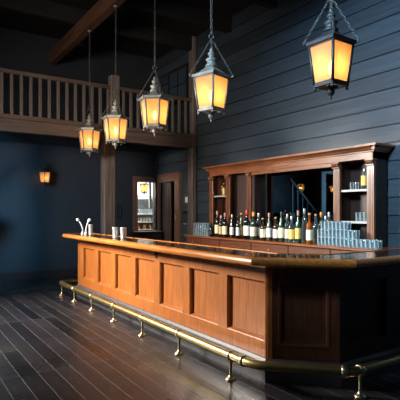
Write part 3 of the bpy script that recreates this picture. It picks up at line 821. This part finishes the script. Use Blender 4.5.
def lantern(name, label, cat, n, loc, rot, iron, s=1., top_z=None, grp=None, rt=.19, rb=.145, power=20, pend=True):
    """n-sided tapering glass lantern; local z=0 is the tip of the bottom drop"""
    t = thing(name, label, cat, loc, grp)
    R = lambda v: v*s
    zb, ze = .15, .51
    # panes and bars
    ptop = ngon(n, rt, rot); pbot = ngon(n, rb, rot)
    f = MB()
    for k in range(n):
        j = (k+1) % n
        f.tube([R(1)*Vector((*pbot[k], zb-.01)), R(1)*Vector((*ptop[k], ze+.01))], .0135*s, 6)
    def ring(mb, r0, r1, z0, z1):
        mb.lathe([(r0*s, z0*s), (r1*s, z0*s), (r1*s, z1*s), (r0*s, z1*s), (r0*s, z0*s)], (0,0,0), n, rot=rot, smooth=False, caps=False)
    ring(f, rb-.03, rb+.010, zb-.028, zb+.012); ring(f, rt-.03, rt+.010, ze-.014, ze+.006)
    f.build('cage', iron, t, local=True)
    for k in range(n):
        j = (k+1) % n
        a, b, c, d = (Vector((*pbot[k], zb)), Vector((*pbot[j], zb)), Vector((*ptop[j], ze)), Vector((*ptop[k], ze)))
        # slightly inside the bars
        MB().add([v*s*.985 for v in (a,b,c,d)], [(0,1,2,3)]).build('glass_pane', M['pane'], t, local=True, fix=False)
    rf = MB()
    rf.lathe([((rt-.02)*s, ze*s), ((rt+.030)*s, ze*s), ((rt+.034)*s, (ze+.03)*s), ((rt-.02)*s, (ze+.045)*s), (.085*s, (ze+.105)*s), (.062*s, (ze+.13)*s), (.0, (ze+.13)*s)], (0,0,0), n, rot=rot, smooth=False)
    for k in range(n):
        x, y = ngon(n, rt+.03, rot)[k]; ux, uy = ngon(n, 1, rot)[k]
        rf.tube([(s*x, s*y, (ze+.01)*s), (s*(x+ux*.018), s*(y+uy*.018), (ze+.02)*s), (s*(x+ux*.022), s*(y+uy*.022), (ze+.045)*s)], [.009*s, .008*s, .003*s], 6)
    rf.build('roof', iron, t, local=True)
    zt = ze+.13
    MB().lathe([(r_*1.18, z_) for r_, z_ in [(0,(zt-.005)*s),(.058*s,(zt-.005)*s),(.060*s,(zt+.01)*s),(.045*s,(zt+.025)*s),(.040*s,(zt+.055)*s),(.056*s,(zt+.07)*s),(.052*s,(zt+.085)*s),(.028*s,(zt+.10)*s),(.020*s,(zt+.115)*s),(.034*s,(zt+.13)*s),(.036*s,(zt+.145)*s),(.022*s,(zt+.165)*s),(.014*s,(zt+.18)*s),(.018*s,(zt+.19)*s),(.006*s,(zt+.215)*s),(0,(zt+.22)*s)]], (0,0,0), 14).build('finial', iron, t, local=True)
    dm = MB().lathe([(0,0),(.008*s,.006*s),(.012*s,.02*s),(.008*s,.034*s),(.022*s,.045*s),(.036*s,.065*s),(.038*s,.08*s),(.028*s,.095*s),(.06*s,.105*s),(.075*s,.122*s),(0,.122*s)], (0,0,0), 14)
    for k in range(n):
        x, y = ngon(n, rb-.005, rot)[k]
        dm.lathe([(0,.085*s),(.012*s,.09*s),(.014*s,.105*s),(.008*s,.122*s)], (s*x, s*y, 0), 8)
    dm.build('bottom_drop', iron, t, local=True)
    bb = MB().lathe([(.02*s,.17*s),(.02*s,.23*s),(.012*s,.235*s)], (0,0,0), 10)
    bb.build('candle_socket', plain('socket', (220,200,160), .5), t, local=True)
    MB().lathe([(0,.235*s),(.018*s,.25*s),(.03*s,.29*s),(.024*s,.33*s),(.008*s,.365*s),(0,.37*s)], (0,0,0), 12).build('bulb', M['bulb'], t, local=True)
    # light
    L = bpy.data.lights.new('lantern_light', 'POINT'); L.energy = power; L.color = (1,.62,.28); L.shadow_soft_size = .045*s
    lo = bpy.data.objects.new('lantern_light', L); COL.objects.link(lo); lo.location = Vector(loc) + Vector((0,0,.31*s))
    if pend:
        jz = .97*s; cm = MB()
        for k in range(n if n == 4 else 6):
            if n == 6 and k % 2: continue
            x, y = ngon(n, rt+.045, rot)[k]
            chain_mesh(cm, (s*x, s*y, (ze+.035)*s), (0,0,jz-.01), .036, .009, .0025, 8)
        cm.tube([(.03*math.cos(a_), 0, jz+.012+.03*math.sin(a_)) for a_ in [2*PI*i/14 for i in range(14)]], .006, 6, closed=True)
        cm.build('suspension_chain', M['chain'], t, local=True)
        zt_ = top_z - loc[2]
        cm = chain_mesh(MB(), (0,0,jz+.035), (0,0,zt_-.02), .05, .012, .0033, 10)
        cm.build('hanging_chain', M['chain'], t, local=True)
        MB().lathe([(.045,0),(.045,-.012),(.02,-.02),(.008,-.035),(0,-.035)], (0,0,zt_), 12).build('ceiling_rose', iron, t, local=True)
    return t
def cam_ang(x, y): return math.atan2(-y, -x)
PZ = 5.08
LN = [(4, 3.19, 2.75, 2.53, .10, .20, .150, M['iron_dk'], 'dark iron four-sided pendant lantern, nearest and highest in view'),
      (4, 3.03, 4.35, 2.575, .10, .20, .150, M['iron'], 'grey iron four-sided pendant lantern, second from nearest'),
      (6, 3.10, 5.86, 2.625, .33, .205, .160, M['iron'], 'grey six-sided pendant lantern hanging third, middle of the row'),
      (6, 3.17, 7.42, 2.63, .33, .205, .160, M['iron'], 'grey six-sided pendant lantern in front of the balcony newel post'),
      (6, 3.18, 8.72, 2.62, .33, .205, .160, M['iron'], 'grey six-sided pendant lantern, farthest and smallest in the row')]
for (n, x, y, z, da, rt, rb, ir, lb) in LN:
    lantern('pendant_lantern', lb, 'lantern', n, (x, y, z), cam_ang(x, y) + da, ir, .94 if y < 3 else 1., PZ, 'pendant lanterns in a row over the bar', rt, rb, 6.0)
for x, lb in ((2.92, 'small glowing wall lantern on the far wall under the balcony'), (.61, 'glowing wall lantern above the staircase, seen in the mirror'), (-.97, 'glowing wall lantern beyond the staircase, mirrored beside the column')):
    t = lantern('wall_lantern', lb, 'lantern', 6, (x, YF-.24, 2.13), 0.26, M['iron_dk'], .68, None, 'small lanterns on the far wall', .21, .155, 1.6 if x > 2 else 7, False)
    MB().tube([(0,.235,.50),(0,.10,.54),(0,.02,.52),(0,0,.47)], .008, 8).lathe([(.03,-.0),(.03,.01)], (0,.225,.5), 10).build('wall_bracket', M['iron_dk'], t, local=True)

# ------------------------------------------------------------------ under the balcony
sb = thing('sideboard', 'low dark sideboard under the bright pass-through window', 'cabinet', (5.4, 10.9, 0))
MB().cbox(4.92, 10.66, 1.0, XW-.11, YF-.075, 1.045, .006).build('top_board', M['dkwood'], sb)
MB().box(4.96, 10.70, .06, XW-.13, YF-.075, 1.0).build('carcass', M['dkwood'], sb)
for k in range(2):
    MB().cbox(4.98+k*.44, 10.685, .1, 4.98+(k+1)*.44-.02, 10.70, .96, .004).build('cabinet_door', M['dkwood'], sb)
for x in (4.98, 5.8): MB().box(x, 10.72, 0, x+.06, 10.78, .06).build('leg', M['dkwood'], sb)
rg = MB(); rg.tube([(4.86+.055*math.cos(a_), YF-.03, 1.56+.17*math.sin(a_)) for a_ in [2*PI*i/20 for i in range(20)]], .012, 8, closed=True)
tag(rg.build('hanging_strap', M['dark']), 'dark looped strap hanging on the far wall left of the bright window', 'strap')
sw = thing('light_switch', 'small pale light switch on the boards right of the doorway', 'light switch', (XW-.02, 9.60, 1.84))
MB().cbox(XW-.035, 9.60, 1.78, XW-.012, 9.70, 1.92, .004).build('switch_plate', plain('ivory plastic', (215,210,200), .4), sw)
MB().cbox(XW-.042, 9.64, 1.83, XW-.033, 9.66, 1.87, .002).build('toggle', M['white'], sw)
MB_ = MB().cbox(XW-.06, 9.48, 1.50, XW-.012, 9.78, 1.58, .006)
tag(MB_.build('coat_rack', M['dark']), 'short dark wall rail mounted under the light switch', 'rack')
# pantry shelves seen through window 1
pw = plain('white shelf', (225,225,220), .5)
for z, lb in ((2.02, 'white upper shelf behind the pass-through window'), (1.50, 'white middle shelf of glasses behind the pass-through window'), (1.27, 'white lower shelf of jars behind the pass-through window'), (1.05, 'white bottom shelf behind the pass-through window')):
    tag(MB().box(4.42, 11.95, z-.02, 6.64, 12.5, z).build('wall_shelf', pw), lb, 'shelf')
jm = [plain('amber jar', (190,140,80), .4), plain('white jar', (225,222,212), .4), plain('grey jar', (120,125,130), .4)]
def jar(x, z, h, r, m, label, grp):
    o = MB().lathe([(0,0),(r,0),(r,h*.72),(r*.75,h*.82),(r*.75,h),(0,h)], (0,0,0), 12).build('storage_jar', m); o.location = (x, 12.02, z)
    tag(o, label, 'jar', grp)
for k in range(8):
    x = 5.62 + k*.095
    o = proto.copy(); COL.objects.link(o); o.location = (x, 12.0, 1.50); o.scale = (1.2,1.2,1.1)
    tag(o, 'clear glass on the middle shelf behind the pass-through window', 'glass', 'glasses on the pantry shelf')
    jar(x, 1.27, .12, .034, jm[1], 'white jar on the lower shelf behind the pass-through window', 'white pantry jars')
    if k % 2 == 0: jar(x+.02, 1.05, .13, .042, jm[0], 'amber jar on the bottom shelf behind the pass-through window', 'amber pantry jars')
lantern('wall_lantern', 'small glowing lantern inside the room behind the pass-through window', 'lantern', 6, (5.86, 11.72, 2.02), .2, M['iron_dk'], .6, None, None, .21, .155, 3, False)
lt = bpy.data.objects[[o.name for o in bpy.data.objects if o.name.startswith('wall_lantern')][-1]]
MB().tube([(0,0,.50),(0,0,1.18)], .006, 8).build('drop_rod', M['iron_dk'], lt, local=True)

# ------------------------------------------------------------------ lights
def area(name, loc, target, sx, sy, e, col, spread=PI):
    L = bpy.data.lights.new(name, 'AREA'); L.shape = 'RECTANGLE'; L.size = sx; L.size_y = sy; L.energy = e; L.color = col; L.spread = spread
    o = bpy.data.objects.new(name, L); COL.objects.link(o); o.location = loc
    o.rotation_euler = (Vector(target) - Vector(loc)).to_track_quat('-Z', 'Y').to_euler()
    return o
area('window_daylight', (-1.8, 8.7, 3.35), (3.1, 5.8, .5), 1.8, 1.2, 330, (1.0,.95,.87), math.radians(72))
area('soft_fill_light', (-2.4, 3.6, 2.9), (3.6, 8.6, 2.9), 1.4, 1.2, 70, (1.0,.88,.76), math.radians(58))  # added warm fill for balcony, posts and lanterns, no fitting in the room
area('blue_haze_wash', (.45, 8.4, 2.3), (2.25, 10.8, 1.5), 1.0, 1.4, 62, (.12,.48,.80), math.radians(75))  # added blue wash on the far wall, standing in for haze
area('cool_high_light', (-1.2, 2.4, 5.1), (6.0, 3.2, 3.0), 1.6, 1.2, 185, (.46,.74,1.0), math.radians(62))
area('pantry_light', (5.6, 11.75, 3.1), (5.6, 12.1, 1.2),   .8, .4, 280, (1.0,.92,.8))
wd = bpy.data.worlds.new('world'); bpy.context.scene.world = wd; wd.use_nodes = True
wd.node_tree.nodes['Background'].inputs[0].default_value = (.12,.22,.42,1); wd.node_tree.nodes['Background'].inputs[1].default_value = .12

sc = bpy.context.scene
sc.view_settings.view_transform = 'Standard'; sc.view_settings.look = 'None'
sc.view_settings.exposure = 0.0
sc.cycles.use_denoising = True
sc.cycles.max_bounces = 8; sc.cycles.transparent_max_bounces = 24
sc.cycles.sample_clamp_indirect = 4.0
